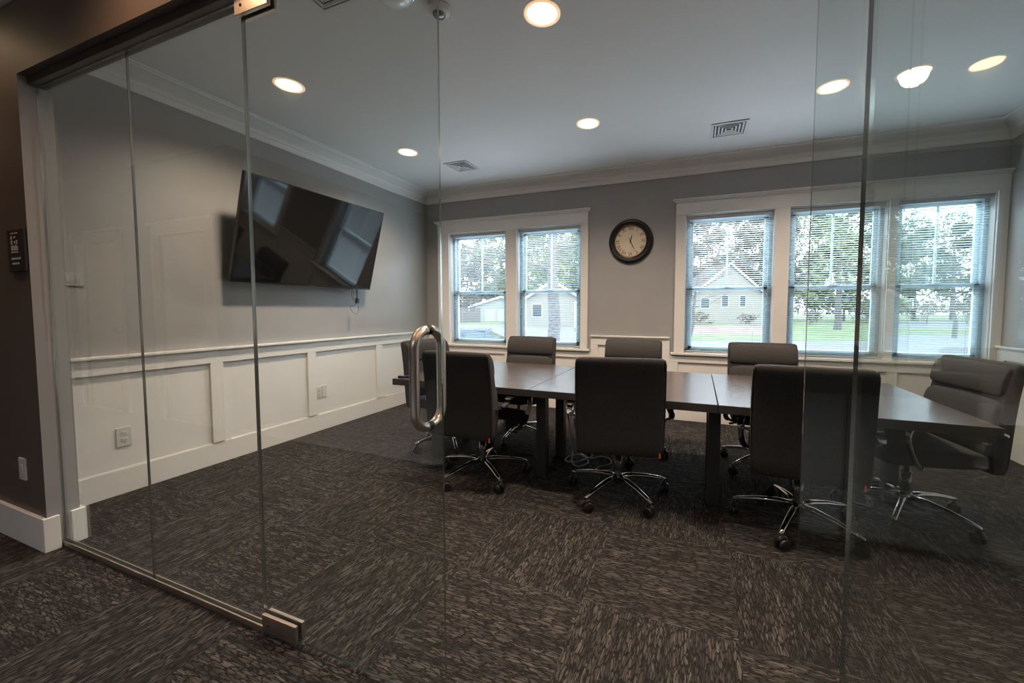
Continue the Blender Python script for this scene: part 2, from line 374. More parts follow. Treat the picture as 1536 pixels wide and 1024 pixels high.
# window casings
def casing(name, xa, xb, ops, label):
    m = MB(); y0 = YB-.022
    edges = [xa+.035]+[q for p in ops for q in p]+[xb-.035 if xb < 2.4 else XR-.003]
    for k in range(0, len(edges), 2): m.box(edges[k], edges[k+1], y0, YB, .77, 2.292)
    m.box(edges[0], edges[-1], y0-.003, YB, 2.292, 2.425)
    xe = min(xb, XR-.002)
    m.box(xa+.02, xe-.012 if xb < 2.4 else xe, y0-.016, YB, 2.425, 2.437); m.box(xa+.008, xe, y0-.028, YB, 2.437, 2.449); m.box(xa, xe, y0-.042, YB, 2.449, 2.463)
    m.box(xa+.005, xe, y0-.035, YB, .747, .77)             # stool
    m.box(xa+.02, xe, y0-.008, YB, .735, .748)
    for (a, b) in ops:                                   # jamb liners
        m.box(a-.004, a+.008, YB, YB+.085, WZ0, WZ1); m.box(b-.008, b+.004, YB, YB+.085, WZ0, WZ1)
        m.box(a, b, YB, YB+.085, WZ1-.008, WZ1+.004); m.box(a, b, YB-.001, YB+.085, WZ0-.004, WZ0+.006)
    struct(m.build(name, M['trim'], bevel=.002), label, 'window trim')
casing('trim_9', -3.45, -1.215, OPEN[:2], 'white casing with a crowned head around the left pair of windows')
casing('trim_10', -.278, 2.50, OPEN[2:], 'white casing with a crowned head around the right trio of windows')

# windows
wl = ['left window of the pair, nearest the television', 'right window of the pair, left of the clock', 'window just right of the clock, looking onto a gabled house',
      'middle window of the trio', 'rightmost window of the trio, nearest the corner']
for k, (a, b) in enumerate(OPEN):
    a += .008; b -= .008; z0, z1 = WZ0+.006, WZ1-.008; zm = 1.485
    root = empty('window_%d' % (k+1), ((a+b)/2, YB+.11, z0)); struct(root, 'white vinyl double-hung '+wl[k], 'window')
    W = (b-a)/2; H = z1-z0; ZM = zm-z0
    f = MB(); fw = .035
    f.box(-W, -W+fw, -.035, .04, 0, H).box(W-fw, W, -.035, .04, 0, H).box(-W, W, -.035, .04, 0, .03).box(-W, W, -.035, .04, H-fw, H)
    f.build('window_frame', M['vinyl'], root, bevel=.002)
    # lower sash (room side) and upper sash
    def sash(nm, za, zb, ya, yb, st, mun):
        m = MB(); x0, x1 = -W+fw-.005, W-fw+.005
        m.box(x0, x0+st, ya, yb, za, zb).box(x1-st, x1, ya, yb, za, zb).box(x0, x1, ya, yb, za, za+st).box(x0, x1, ya, yb, zb-st*.75, zb)
        s_ = m.build(nm, M['vinyl'], root, bevel=.0025)
        if mun: MB().box(-.009, .009, ya+.006, yb-.006, za+st, zb-st*.75).build('muntin', M['vinyl'], s_)
        MB().box(x0+st, x1-st, (ya+yb)/2-.002, (ya+yb)/2+.002, za+st, zb-st*.75).build('pane', M['pane'], s_)
    sash('lower_sash', .026, ZM+.012, -.028, .0, .042, False)
    sash('upper_sash', ZM-.022, H-.03, .004, .032, .042, True)
    MB().box(-.03, .03, -.04, -.024, ZM+.012, ZM+.024).build('sash_lock', M['vinyl'], root, bevel=.003)

# blinds
bl = ['left window nearest the television', 'window left of the clock', 'window right of the clock', 'middle window of the right trio', 'rightmost window near the corner']
for k, (a, b) in enumerate(OPEN):
    a += .016; b -= .016; c = (a+b)/2; W = (b-a)/2
    y = YB+.048
    root = empty('window_blind', (c, y, WZ0), label='lowered white slatted blind in the '+bl[k], cat='blind', group='white slatted window blinds')
    H = WZ1-WZ0-.012
    MB().box(-W, W, -.018, .018, H-.034, H).build('headrail', M['blind'], root, bevel=.002)
    m = MB(); z = .038; tilt = R(8)
    while z < H-.045:
        dy, dz = .0125*math.cos(tilt), .0125*math.sin(tilt)
        m.add([(-W, -dy, z+dz), (W, -dy, z+dz), (W, 0, z+.0012), (-W, 0, z+.0012), (W, dy, z-dz), (-W, dy, z-dz)], [(0, 1, 2, 3), (3, 2, 4, 5)], 0, True)
        z += .0222
    m.build('slats', M['blind'], root, recalc=False)
    MB().box(-W, W, -.013, .013, .012, .026).build('bottom_rail', M['blind'], root, bevel=.002)
    for sx in (-.62, .62):
        MB().cyl((W*sx, -.014, .02), (W*sx, -.014, H-.03), .0012, n=5).build('ladder_cord', M['blind'], root)
    if k != 4: MB().cyl((-W+.05, -.026, H-.05), (-W+.06, -.030, H-.75), .0035, n=6).build('tilt_wand', M['pane'] if k == 9 else M['blind'], root)

# ------------------------------------------------------------------ glass front
def glass_box(name, x0, x1, y0, y1, z0, z1, parent=None, thin='y', loc=None):
    o = MB().box(x0, x1, y0, y1, z0, z1).build(name, [M['glass'], M['edge'], M['edgel']], parent, loc=loc)
    for p in o.data.polygons:
        n = p.normal
        if thin == 'y' and abs(n.y) < .5: p.material_index = 2 if abs(n.x) > .5 else 1
        if thin == 'x' and abs(n.x) < .5: p.material_index = 2 if abs(n.y) > .5 else 1
    return o
G = .004
GZ0, GZ1 = .022, 2.345
g = glass_box('glass_panel', XJ+.006, -2.288, YG-G, YG+G, GZ0, GZ1)
tag(g, 'fixed clear glass panel at the far left against the grey jamb', 'glass panel', 'fixed glass panels of the partition')
g = glass_box('glass_panel', -2.284, -1.542, YG-G, YG+G, GZ0, GZ1)
tag(g, 'fixed clear glass panel between the leftmost panel and the closed glass door', 'glass panel', 'fixed glass panels of the partition')
g = glass_box('glass_panel', .217, XJR-.006, YG-G, YG+G, GZ0, GZ1)
tag(g, 'fixed clear glass panel at the right behind the open glass door', 'glass panel', 'fixed glass panels of the partition')
# channels
m = MB().box(XJ+.001, -1.54, YG-.013, YG+.013, .001, .014).box(XJ+.001, -1.54, YG-.013, YG-.0075, .014, .030).box(XJ+.001, -1.54, YG+.0075, YG+.013, .014, .030)
tag(m.build('floor_channel', M['steel'], bevel=.001), 'thin metal floor channel under the left fixed glass', 'channel')
m = MB().box(.217, XJR-.002, YG-.013, YG+.013, .001, .014).box(.217, XJR-.002, YG-.013, YG-.0075, .014, .03).box(.217, XJR-.002, YG+.0075, YG+.013, .014, .03)
tag(m.build('floor_channel', M['steel'], bevel=.001), 'thin metal floor channel under the right fixed glass', 'channel')
m = MB().box(XJ+.001, XJR-.001, YG-.03, YG+.03, GZ1+.003, ZH-.001)
struct(m.build('trim_11', M['header'], bevel=.002), 'dark bar along the top of the glass under the header', 'trim')

# closed door leaf
d1 = empty('door_1', (-1.535, YG, 0)); struct(d1, 'closed frameless glass door with a long steel pull handle', 'door')
glass_box('glass_leaf', .003, .828, -G, G, .016, GZ1-.006, d1)
def patch(par, x0, x1, z0, z1, thin='y'):
    m = MB()
    if thin == 'y': m.box(x0, x1, -.019, -.0065, z0, z1).box(x0, x1, .0065, .019, z0, z1)
    else: m.box(-.019, -.0065, x0, x1, z0, z1).box(.0065, .019, x0, x1, z0, z1)
    o = m.build('patch_fitting', M['steel'], par, bevel=.002)
    s_ = MB()
    for q in ((x0*.8+x1*.2),):
        if thin == 'y': s_.cyl((q, -.0205, (z0+z1)/2), (q, -.0185, (z0+z1)/2), .006)
        else: s_.cyl((-.0205, q, (z0+z1)/2), (-.0185, q, (z0+z1)/2), .006)
    s_.build('screw', M['slot'], o)
patch(d1, .004, .185, .016, .085); patch(d1, -.02, .15, 2.285, GZ1+.001)
def pull(par, x, thin='y', zc=1.041, hh=.147, r=.0142):
    for sgn in (-1, 1):
        off = .064; pts = []
        for k in range(9):
            t = k/8*math.pi/2; pts.append((sgn*(.007+ (off-.007)*math.sin(t)), zc+hh-0+.0-(.055*(1-math.cos(t)))+.0))
        top = [(p[0], p[1]) for p in pts]
        bot = [(p[0], 2*zc-p[1]) for p in pts[::-1]]
        path = top+bot
        P = [((x, s_, z) if thin == 'y' else (s_, x, z)) for s_, z in path]
        MB().tube(P, r, 18).build('pull_handle', M['steel'], par)
    for sz in (-1, 1):
        c = (x, 0, zc+sz*hh) if thin == 'y' else (0, x, zc+sz*hh)
        MB().lathe([(0.0128, -.009), (.0145, -.009), (.0145, .009), (.0128, .009)], c, 'y' if thin == 'y' else 'x', n=20).build('handle_collar', M['black'], par)
pull(d1, .778)
# open door leaf, swung out towards the hall
d2 = empty('door_2', (.300, .960, 0), R(2.0)); struct(d2, 'open frameless glass door swung out edge-on in front of the right glass', 'door')
glass_box('glass_leaf', -G, G, -.90, 0, .016, GZ1-.006, d2, 'x')
patch(d2, -.185, -.004, .016, .085, 'x'); patch(d2, -.15, -.0, 2.285, GZ1-.0065, 'x')
pull(d2, -.835, 'x')

# ------------------------------------------------------------------ conference table
tb = empty('conference_table', (-.43, 2.975, 0), label='long grey-brown laminate conference table with square steel legs', cat='table')
ZT, TT = .715, .048
for (a, b) in ((-2.19, -1.052), (-1.048, .118), (.122, 1.315)):
    m = MB().box(a+.43, b+.43, -.585, .585, ZT-TT, ZT)
    o = m.build('tabletop', [M['table'], M['tableedge']], tb, bevel=.0025)
    for p in o.data.polygons:
        if p.normal.z < .6: p.material_index = 1
for (x, y) in ((-2.02, -.25), (-1.07, -.26), (.117, -.24), (-2.02, .2), (-1.07, .17), (.117, .17), (1.2, .2)):
    lx = x+.43
    MB().box(lx-.037, lx+.037, y-.035, y+.035, 0, ZT-TT).build('leg', M['leg'], tb, bevel=.002)
for x in (-2.02, -1.07, .117): MB().box(x+.43-.02, x+.43+.02, -.225, .135, ZT-TT-.045, ZT-TT).build('cross_rail', M['leg'], tb)

# ------------------------------------------------------------------ chairs
def make_chair():
    root = empty('office_chair', label='office chair', cat='chair')
    # star base
    m = MB()
    m.lathe([(0, .085), (.03, .085), (.036, .095), (.036, .135), (.031, .145), (0, .145)], n=24)
    for k in range(5):
        t = R(90+72*k); c, s = math.cos(t), math.sin(t)
        prof = [(.025, .128, .023, .015), (.10, .131, .021, .013), (.20, .120, .018, .012), (.30, .100, .015, .010), (.338, .088, .013, .009)]
        vs = []; fs = []
        for (r, z, w_, h_) in prof:
            ring = [(-w_, -h_*.6), (-w_*.75, h_*.55), (-w_*.3, h_), (w_*.3, h_), (w_*.75, h_*.55), (w_, -h_*.6), (w_*.6, -h_), (-w_*.6, -h_)]
            for (q, zz) in ring: vs.append((r*c-q*s, r*s+q*c, z+zz))
        n = 8
        for i in range(len(prof)-1):
            for q in range(n): fs.append((i*n+q, i*n+(q+1) % n, (i+1)*n+(q+1) % n, (i+1)*n+q))
        fs += [tuple(range(n))[::-1], tuple(range((len(prof)-1)*n, len(prof)*n))]
        m.add(vs, fs, 0, True)
    sb = m.build('star_base', M['chrome'], root)
    for k in range(5):
        t = R(90+72*k); cx, cy = .331*math.cos(t), .331*math.sin(t)
        a = t+R(40+53*k); dx, dy = math.cos(a), math.sin(a); px, py = -dy, dx
        m = MB()
        for sg in (-1, 1):
            ox, oy = cx+dx*.012+px*sg*.016, cy+dy*.012+py*sg*.016
            m.tube([(ox-px*.011, oy-py*.011, .0315), (ox-px*.008, oy-py*.008, .0315), (ox+px*.008, oy+py*.008, .0315), (ox+px*.011, oy+py*.011, .0315)], [.026, .031, .031, .026], 16)
        m.tube([(cx-dx*.018, cy-dy*.018, .044), (cx-dx*.004, cy-dy*.004, .062), (cx+dx*.015, cy+dy*.015, .067), (cx+dx*.036, cy+dy*.036, .052)], [.009, .014, .015, .009], 8)
        m.cyl((cx, cy, .05), (cx, cy, .083), .006)
        m.build('caster', M['black'], sb)
    MB().cyl((0, 0, .14), (0, 0, .27), .026).cyl((0, 0, .27), (0, 0, .275), .028).build('column_cover', M['column'], root)
    up = []
    up.append(MB().cyl((0, 0, .23), (0, 0, .375), .017).build('gas_lift', M['black'], root))
    up.append(MB().box(-.09, .09, -.12, .11, .352, .385).box(-.05, .05, -.18, -.1, .345, .372).box(-.12, .12, -.05, .05, .372, .39).build('tilt_mechanism', M['black'], root, bevel=.006))
    up.append(MB().tube(smooth_arc([(.06, .02, .362), (.16, .03, .358), (.225, .04, .352), (.245, .05, .350)]), .005, 8).tube([(.235, .045, .351), (.265, .055, .349)], .009, 8).build('height_lever', M['black'], root))
    # seat cushion: rounded slab with waterfall front
    def loft(secs, name, matl, sub=1, par=root, mi=None):
        n = len(secs[0]); m = MB(); vs = [v for s in secs for v in s]; fs = []
        for i in range(len(secs)-1):
            for q in range(n): fs.append((i*n+q, i*n+(q+1) % n, (i+1)*n+(q+1) % n, (i+1)*n+q))
        fs += [tuple(range(n))[::-1], tuple(range((len(secs)-1)*n, len(secs)*n))]
        m.add(vs, fs, 0, True); return m.build(name, matl, par, sub=sub)
    def rsec(hw, t0, t1, rr=.02):      # rounded rect in (x, t); returns list of (x,t)
        pts = []
        for (cx_, ct, a0) in ((hw-rr, t1-rr, 0), (-hw+rr, t1-rr, 90), (-hw+rr, t0+rr, 180), (hw-rr, t0+rr, 270)):
            for k in range(4):
                a = R(a0+30*k); pts.append((cx_+rr*math.cos(a), ct+rr*math.sin(a)))
        return pts
    secs = []
    for (y, z0, z1, hw) in ((-.245, .405, .455, .235), (-.235, .392, .478, .25), (-.10, .388, .486, .258), (.06, .388, .488, .26), (.17, .388, .487, .258), (.225, .390, .478, .252), (.25, .398, .46, .24), (.256, .408, .445, .228)):
        secs.append([(x, y, t) for x, t in rsec(hw, z0, z1, min(.022, (z1-z0)/2.2))])
    up.append(loft(secs, 'seat', M['fabric']))
    # back: profile (y centre, z, half thickness, half width)
    prof = [(-.255, .368, .012, .235), (-.262, .378, .030, .252), (-.268, .415, .036, .258), (-.268, .48, .038, .262), (-.272, .58, .040, .264), (-.282, .68, .036, .265), (-.296, .78, .032, .265),
            (-.312, .87, .030, .264), (-.328, .935, .028, .262), (-.335, .962, .022, .256), (-.337, .972, .010, .246)]
    secs = []
    for i, (y, z, th, hw) in enumerate(prof):
        a = prof[max(i-1, 0)]; b = prof[min(i+1, len(prof)-1)]
        ty, tz = b[0]-a[0], b[1]-a[1]; l = math.hypot(ty, tz); ny, nz = tz/l, -ty/l       # forward normal
        if i in (0, 1, len(prof)-1, len(prof)-2): ny, nz = .98, .15
        secs.append([(x, y+ny*t, z+nz*t) for x, t in rsec(hw, -th, th, min(.016, th*.9))])
    bk = loft(secs, 'backrest', M['fabric']); up.append(bk)
    # front cushions of the backrest (upper headrest panel / lower lumbar panel)
    def pad(z0, z1, bulge, nm):
        def yc(z):
            for i in range(len(prof)-1):
                if prof[i][1] <= z <= prof[i+1][1]:
                    t = (z-prof[i][1])/(prof[i+1][1]-prof[i][1]); return prof[i][0]+t*(prof[i+1][0]-prof[i][0]), prof[i][2]+t*(prof[i+1][2]-prof[i][2])
            return prof[-1][0], prof[-1][2]
        secs = []; n = 7
        for i in range(n):
            z = z0+(z1-z0)*i/(n-1); y, th = yc(z); e = math.sin(math.pi*min(1, max(0, (i+.35)/(n-.3))))**.5
            secs.append([(x, y+th-.012+t, z) for x, t in rsec(.252, 0, .014+bulge*e, .006)])
        return loft(secs, nm, M['fabric'], 1, bk)
    pad(.44, .785, .030, 'lower_cushion'); pad(.79, .958, .024, 'headrest_cushion')
    # piping down both sides of the back panel
    for sg in (-1, 1):
        MB().tube([(sg*(hw-.004), y-th+.004, z) for (y, z, th, hw) in prof[1:-1]], .0032, 6).build('piping', M['pipe'], bk)
    # armrests
    for sg in (-1, 1):
        x = sg*.308
        path = smooth_arc([(sg*.262, -.255, .585), (x, -.235, .612), (x, -.16, .632), (x, -.02, .640), (x, .10, .640), (x, .165, .618), (x, .185, .56), (x-sg*.004, .160, .47), (x-sg*.02, .12, .405), (x-sg*.08, .075, .378), (sg*.11, .05, .377)], 6)
        m = MB(); vs = []; fs = []
        P = [Vector(p) for p in path]; k = len(P)
        for i, p in enumerate(P):
            t = (P[min(i+1, k-1)]-P[max(i-1, 0)]).normalized(); sd = Vector((1, 0, 0)); 
            if abs(t.x) > .7: sd = Vector((0, 1, 0))
            sd = (sd-t*sd.dot(t)).normalized(); up_ = t.cross(sd)
            for (q, r_) in ((-.017, -.006), (.017, -.006), (.017, .006), (-.017, .006)): vs.append(p+sd*q+up_*r_)
        for i in range(k-1):
            for q in range(4): fs.append((i*4+q, i*4+(q+1) % 4, (i+1)*4+(q+1) % 4, (i+1)*4+q))
        fs += [(3, 2, 1, 0), tuple(range(k*4-4, k*4))]
        m.add(vs, fs, 0, False); am = m.build('armrest', M['chrome'], root, bevel=.002); up.append(am)
        secs = []
        for (y, z, h_, w_) in ((-.19, .640, .006, .018), (-.17, .645, .012, .026), (-.04, .654, .014, .029), (.08, .655, .014, .028), (.125, .650, .010, .022), (.135, .646, .005, .014)):
            secs.append([(x+xx, y, z+t) for xx, t in rsec(w_, -h_*.6, h_, h_*.4)])
        loft(secs, 'arm_pad', M['black'], 1, am)
    tg = MB().cbox((.236, -.3035, .392), (.010, .002, .030)).build('tag', M['orange'], root); tg['label'] = 'small orange tag'; up.append(tg)
    return root, up
proto, ups = make_chair()
upnames = {o.name.split('.')[0] for o in ups}
def place(src, x, y, deg, label, drop=0, spin=0, first=False):
    c = src if first else copy_tree(src)
    c.location = (x, y, 0); c.rotation_euler = (0, 0, R(deg)); c['label'] = label; c['group'] = 'charcoal office chairs around the conference table'
    for ch in [q for q in bpy.data.objects if q.parent == c]:
        if drop and ch.name.split('.')[0] in upnames: ch.location.z -= drop
        if spin and ch.name.split('.')[0] == 'star_base': ch.rotation_euler.z = R(spin)
    return c
CH = [
 (-1.485, 2.54, -1, 'charcoal office chair with its back to the glass, nearest the pull handle', 0, 16),
 (-.478, 2.61, 11, 'charcoal office chair with its back to the doorway, middle of the near row', 0, 0),
 (.565, 2.60, -5, 'charcoal office chair behind the open glass door edge, right end of the near row', 0, 17),
 (1.205, 2.97, 99, 'charcoal office chair at the right end of the table, seen side-on', 0, -20),
 (-2.07, 3.0, -98, 'charcoal office chair at the left end of the table, seen through the pull handle', 0, 30),
 (-1.60, 3.43, 180, 'charcoal office chair across the table in front of the window pair', 0, 0),
 (-.56, 3.43, 180, 'charcoal office chair across the table below the wall clock', 0, 12),
 (.52, 3.46, 180, 'charcoal office chair across the table in front of the window showing the gabled house', 0, 26)]
for i, (x, y, dg, lb, dr, sp) in reversed(list(enumerate(CH))):
    place(proto, x, y, dg, lb, dr, sp, first=(i == 0))

# ------------------------------------------------------------------ television
T = empty('television', (0, 0, 0), label='large black flat-screen television tilted forward on the left wall', cat='television')
top = Vector((-3.285, 2.785, 2.318)); bot = Vector((-3.515, 2.785, 1.470))
T.location = (top+bot)/2
upv = (top-bot).normalized(); right = Vector((0, 1, 0)); nrm = right.cross(upv).normalized()   # +y x up -> +x-ish
if nrm.x < 0: nrm = -nrm
RM = Matrix((right, upv, nrm)).transposed()
H, W = (top-bot).length/2, .725
def tvm(m): m.v = [tuple(RM @ Vector(v)) for v in m.v]; return m
tvm(MB().box(-W, W, -H, H, -.035, 0).box(-W*.7, W*.7, -H*.8, H*.45, -.065, -.035)).build('television_body', M['tvback'], T, bevel=.003)
tvm(MB().box(-W+.008, W-.008, -H+.016, H-.008, .0, .0025)).build('screen', M['screen'], T)
tvm(MB().box(-.03, .03, -H+.004, -H+.010, .0, .0015)).build('maker_strip', M['column'], T)
tl = T.location
bm_ = MB(); bm_.box(-3.619-tl.x, -3.60-tl.x, -.25, .25, -.2, .2)
bm_.tube([(-3.605-tl.x, -.18, .12), (-3.50-tl.x, -.18, .13)], .012).tube([(-3.605-tl.x, .18, .12), (-3.50-tl.x, .18, .13)], .012)
bm_.build('wall_bracket', M['black'], T)
cy_, cz_ = 3.30-tl.y, 1.47-tl.z
cd = MB().tube(smooth_arc([(.02-.10, cy_+.0, cz_+.03), (-.10, cy_+.01, cz_-.03), (-.105, cy_+.015, cz_-.10)]), .005, 8)
cd.box(-.118, -.09, cy_+.0, cy_+.026, cz_-.155, cz_-.10)
cd.tube(smooth_arc([(-.104, cy_+.013, cz_-.155), (-.104, cy_-.03, cz_-.18), (-.104, cy_-.085, cz_-.19), (-.104, cy_-.06, cz_-.24), (-.104, cy_-.01, cz_-.275), (-.104, cy_+.03, cz_-.235), (-.104, cy_+.022, cz_-.17)]), .0022, 6)
cd.tube(smooth_arc([(-.10, cy_-.05, cz_+.02), (-.11, cy_-.055, cz_-.06), (-.11, cy_-.03, cz_-.13)]), .0018, 6)
cd.build('power_cord', M['blackcord'], T)

# ------------------------------------------------------------------ clock
ck = empty('wall_clock', (-.7414, YB, 2.0415), label='round black-rimmed wall clock with cream face and roman numerals', cat='clock')
MB().lathe([(.0, 0), (.254, 0), (.256, -.012), (.250, -.030), (.238, -.042), (.222, -.044), (.208, -.036), (.196, -.040), (.186, -.036), (.182, -.022), (.182, -.016)], ax='y', n=64).build('rim', M['clockrim'], ck)
MB().lathe([(.186, -.034), (.183, -.040), (.178, -.036), (.178, -.018)], ax='y', n=64).build('bezel', M['gold'], ck)
MB().lathe([(0, -.018), (.182, -.018)], ax='y', n=64, smooth=False).build('clock_face', M['clockface'], ck)
rn = ['XII', 'I', 'II', 'III', 'IV', 'V', 'VI', 'VII', 'VIII', 'IX', 'X', 'XI']
nm = MB()
for h, txt in enumerate(rn):
    cu = bpy.data.curves.new('t', 'FONT'); cu.body = txt; cu.size = .062; cu.align_x = 'CENTER'; cu.align_y = 'CENTER'
    to = bpy.data.objects.new('t', cu); COL.objects.link(to); bpy.context.view_layer.update()
    me = to.evaluated_get(bpy.context.evaluated_depsgraph_get()).to_mesh()
    a = -R(30*h); ca, sa = math.cos(a), math.sin(a); vs = []
    for v in me.vertices:
        x, z = v.co.x*.85, v.co.y+.145
        vs.append((x*ca-z*sa, -.0195, x*sa+z*ca))
    nm.add(vs, [tuple(p.vertices) for p in me.polygons])
    bpy.data.objects.remove(to)
nm.build('numerals', M['clockink'], ck, recalc=False)
def hand(nm_, ang, ln, w_, y, tail=.03):
    a = -R(ang); ca, sa = math.cos(a), math.sin(a)
    pts = [(-w_*.5, -tail), (w_*.5, -tail), (w_, ln*.5), (0, ln), (-w_, ln*.5)]
    f = [(x*ca-z*sa, x*sa+z*ca) for x, z in pts]
    MB().prism(pts, [(x, y, z) for x, z in f], [(x, y-.002, z) for x, z in f]).build(nm_, M['clockink'], ck)
hand('hour_hand', 13, .085, .006, -.022); hand('minute_hand', 155, .125, .005, -.026, .045)
MB().lathe([(0, -.034), (.008, -.033), (.009, -.02)], ax='y', n=16).build('hub_cap', M['clockink'], ck)

# ------------------------------------------------------------------ ceiling fixtures
def downlight(x, y, label, power, warm=(1.0, .79, .61), group='recessed ceiling lights'):
    r = empty('ceiling_light', (x, y, CZ), label=label, cat='ceiling light', group=group)
    MB().lathe([(.082, .0), (.10, .0), (.10, -.004), (.094, -.007), (.082, -.004), (.078, .0)], n=40).build('trim_ring', M['canring'], r)
    MB().lathe([(0, -.002), (.081, -.002)], n=40, smooth=False).build('lens', M['lens'], r)
    ld = bpy.data.lights.new('downlight', 'SPOT'); ld.energy = power; ld.color = warm; ld.spot_size = R(140); ld.spot_blend = .9; ld.shadow_soft_size = .07
    lo = bpy.data.objects.new('downlight_lamp', ld); COL.objects.link(lo); lo.location = (x, y, CZ-.02); lo.parent = None
    return r
P_ = 135
LB = [(-2.80, 2.08, 'warm recessed light above the television end nearest the glass'), (-2.83, 3.37, 'warm recessed light near the far left corner by the square vent'),
      (-.83, 2.09, 'warm recessed light highest in view, over the near side of the table'), (-.925, 3.42, 'warm recessed light over the clock side of the table'),
      (.90, 2.09, 'recessed light over the right half of the table, nearest the glass'), (.885, 3.50, 'warm recessed light between the two glass edges, right of the striped vent')]
for x, y, l in LB: downlight(x, y, l, P_)
for x, y, l, p in ((-6.2, .60, 'recessed hall light far down the hall', 25), (-4.0, .60, 'recessed hall light left of the glass front', 30), (-1.95, .60, 'recessed hall light above the closed glass door', 33), (.05, .60, 'recessed hall light above the open doorway', 33), (2.0, .60, 'recessed hall light right of the open glass door', 33), (1.74, -1.58, 'recessed lobby light reflected in the right glass', 30)):
    downlight(x, y, l, p, (1.0, .56, .32), 'recessed lights of the hall')

def vent(x, y, s, label, rz=0, group=None):
    r = empty('ceiling_vent', (x, y, CZ), rz, label=label, cat='vent', group='square ceiling vents')
    MB().box(-s, s, -s, s, -.002, 0).build('duct', M['duct'], r)
    m = MB()
    def ring(a, b, z0, z1):
        m.box(-a, a, -a, -b, z0, z1).box(-a, a, b, a, z0, z1).box(-a, -b, -b, b, z0, z1).box(b, a, -b, b, z0, z1)
    ring(s, s*.86, -.008, -.002)
    m.build('vent_frame', M['vent'], r, bevel=.001)
    m = MB()
    for k, q in enumerate((.80, .61, .42, .23)):
        a = s*q; b = s*(q-.10)
        for (sx, sy) in ((1, 0), (-1, 0), (0, 1), (0, -1)):
            if sx: m.add([(sx*a, -a, -.006), (sx*a, a, -.006), (sx*b, b, -.002), (sx*b, -b, -.002)], [(0, 1, 2, 3)])
            else: m.add([(-a, sy*a, -.006), (a, sy*a, -.006), (b, sy*b, -.002), (-b, sy*b, -.002)], [(0, 1, 2, 3)])
        m.box(-a, a, -a, -a+.006, -.008, -.003).box(-a, a, a-.006, a, -.008, -.003).box(-a, -a+.006, -a, a, -.008, -.003).box(a-.006, a, -a, a, -.008, -.003)
    m.build('louvres', M['vent'], r)
vent(-2.53, 3.91, .145, 'square ceiling vent near the left corner above the window pair')
vent(.23, 3.97, .15, 'square ceiling vent above the clock and gabled-house window')
vent(-1.785, 1.505, .155, 'modelled reflection of a square hall vent at the top edge of view over the closed glass door')  # solid stand-in for a hall vent mirrored in the door glass
dl = empty('ceiling_light', (-1.47, 1.66, CZ), label='modelled reflection of a flush glass dome light at the top edge of view beside the square vent', cat='ceiling light')  # solid stand-in for a hall dome light mirrored in the door
MB().lathe([(0, 0), (.11, 0), (.113, -.012), (.105, -.018), (.10, -.018)], n=40).build('pan', M['chrome'], dl)
MB().lathe([(.102, -.018), (.097, -.035), (.075, -.052), (.04, -.062), (0, -.065)], n=40).build('dome', M['frosted'], dl)
sd = empty('smoke_detector', (-1.33, 1.85, CZ), label='round smoke detector at the top of view by the glass door edge', cat='smoke detector')
MB().lathe([(0, 0), (.06, 0), (.062, -.02), (.05, -.032), (.03, -.038), (0, -.038)], n=32).build('detector_body', M['vent'], sd)
MB().lathe([(.035, -.036), (.03, -.048), (0, -.050)], n=24).build('sensor_grille', M['column'], sd)

# ------------------------------------------------------------------ plates and sign
M['greyplate'] = mat('grey_plastic_plate', (.38, .375, .37), .4, noise=.03)
def outlet(name, loc, axis, label, kind='duplex', w_=.038, h_=.065, cat='outlet', group=None, pm='plate'):
    r = empty(name, loc, label=label, cat=cat)
    if axis == 'x': r.rotation_euler = (0, 0, R(90))
    MB().box(-w_, w_, -.008, 0, -h_, h_).build('plate', M[pm], r, bevel=.002)
    if kind == 'duplex':
        for sz in (-1, 1):
            z = sz*.022; s_ = MB().box(-.016, .016, -.0105, -.008, z-.014, z+.014).build('socket', M[pm], r, bevel=.001)
            MB().box(-.0075, -.0055, -.0112, -.0105, z-.003, z+.007).box(.0055, .0075, -.0112, -.0105, z-.003, z+.006).box(-.002, .002, -.0112, -.0105, z-.011, z-.007).build('slots', M['slot'], s_)
    elif kind == 'double':
        for sx in (-1, 1): MB().box(sx*.02-.009, sx*.02+.009, -.0105, -.008, -.02, .02).build('rocker', M[pm], r, bevel=.001)
    else:
        MB().box(-.014, .014, -.0105, -.008, -.025, .025).build('insert', M[pm], r, bevel=.001)
    return r
XW = XL+.006
outlet('wall_outlet', (XW, 1.425, .385), 'x', 'white duplex outlet low on the left wainscot near the glass')
outlet('wall_outlet', (XW, 2.900, .395), 'x', 'narrow white outlet low on the wainscot beside a panel post', w_=.024, h_=.058)
outlet('cable_plate', (XW, 2.962, .40), 'x', 'blank white cable plate right of the narrow wainscot outlet', 'blank', w_=.027, h_=.06, cat='wall plate')
outlet('light_switch', (XL, 1.235, 1.43), 'x', 'pale double switch plate on the grey left wall behind the far left glass', 'double', w_=.052, h_=.04, cat='switch', pm='greyplate')
# faces of 'x' plates must look to +x: rotate so local -y -> +x (90 deg)
outlet('wall_outlet', (-3.318, YF0, .402), 'y', 'small white plate low on the dark hall wall left of the glass', 'blank', w_=.036, h_=.058)

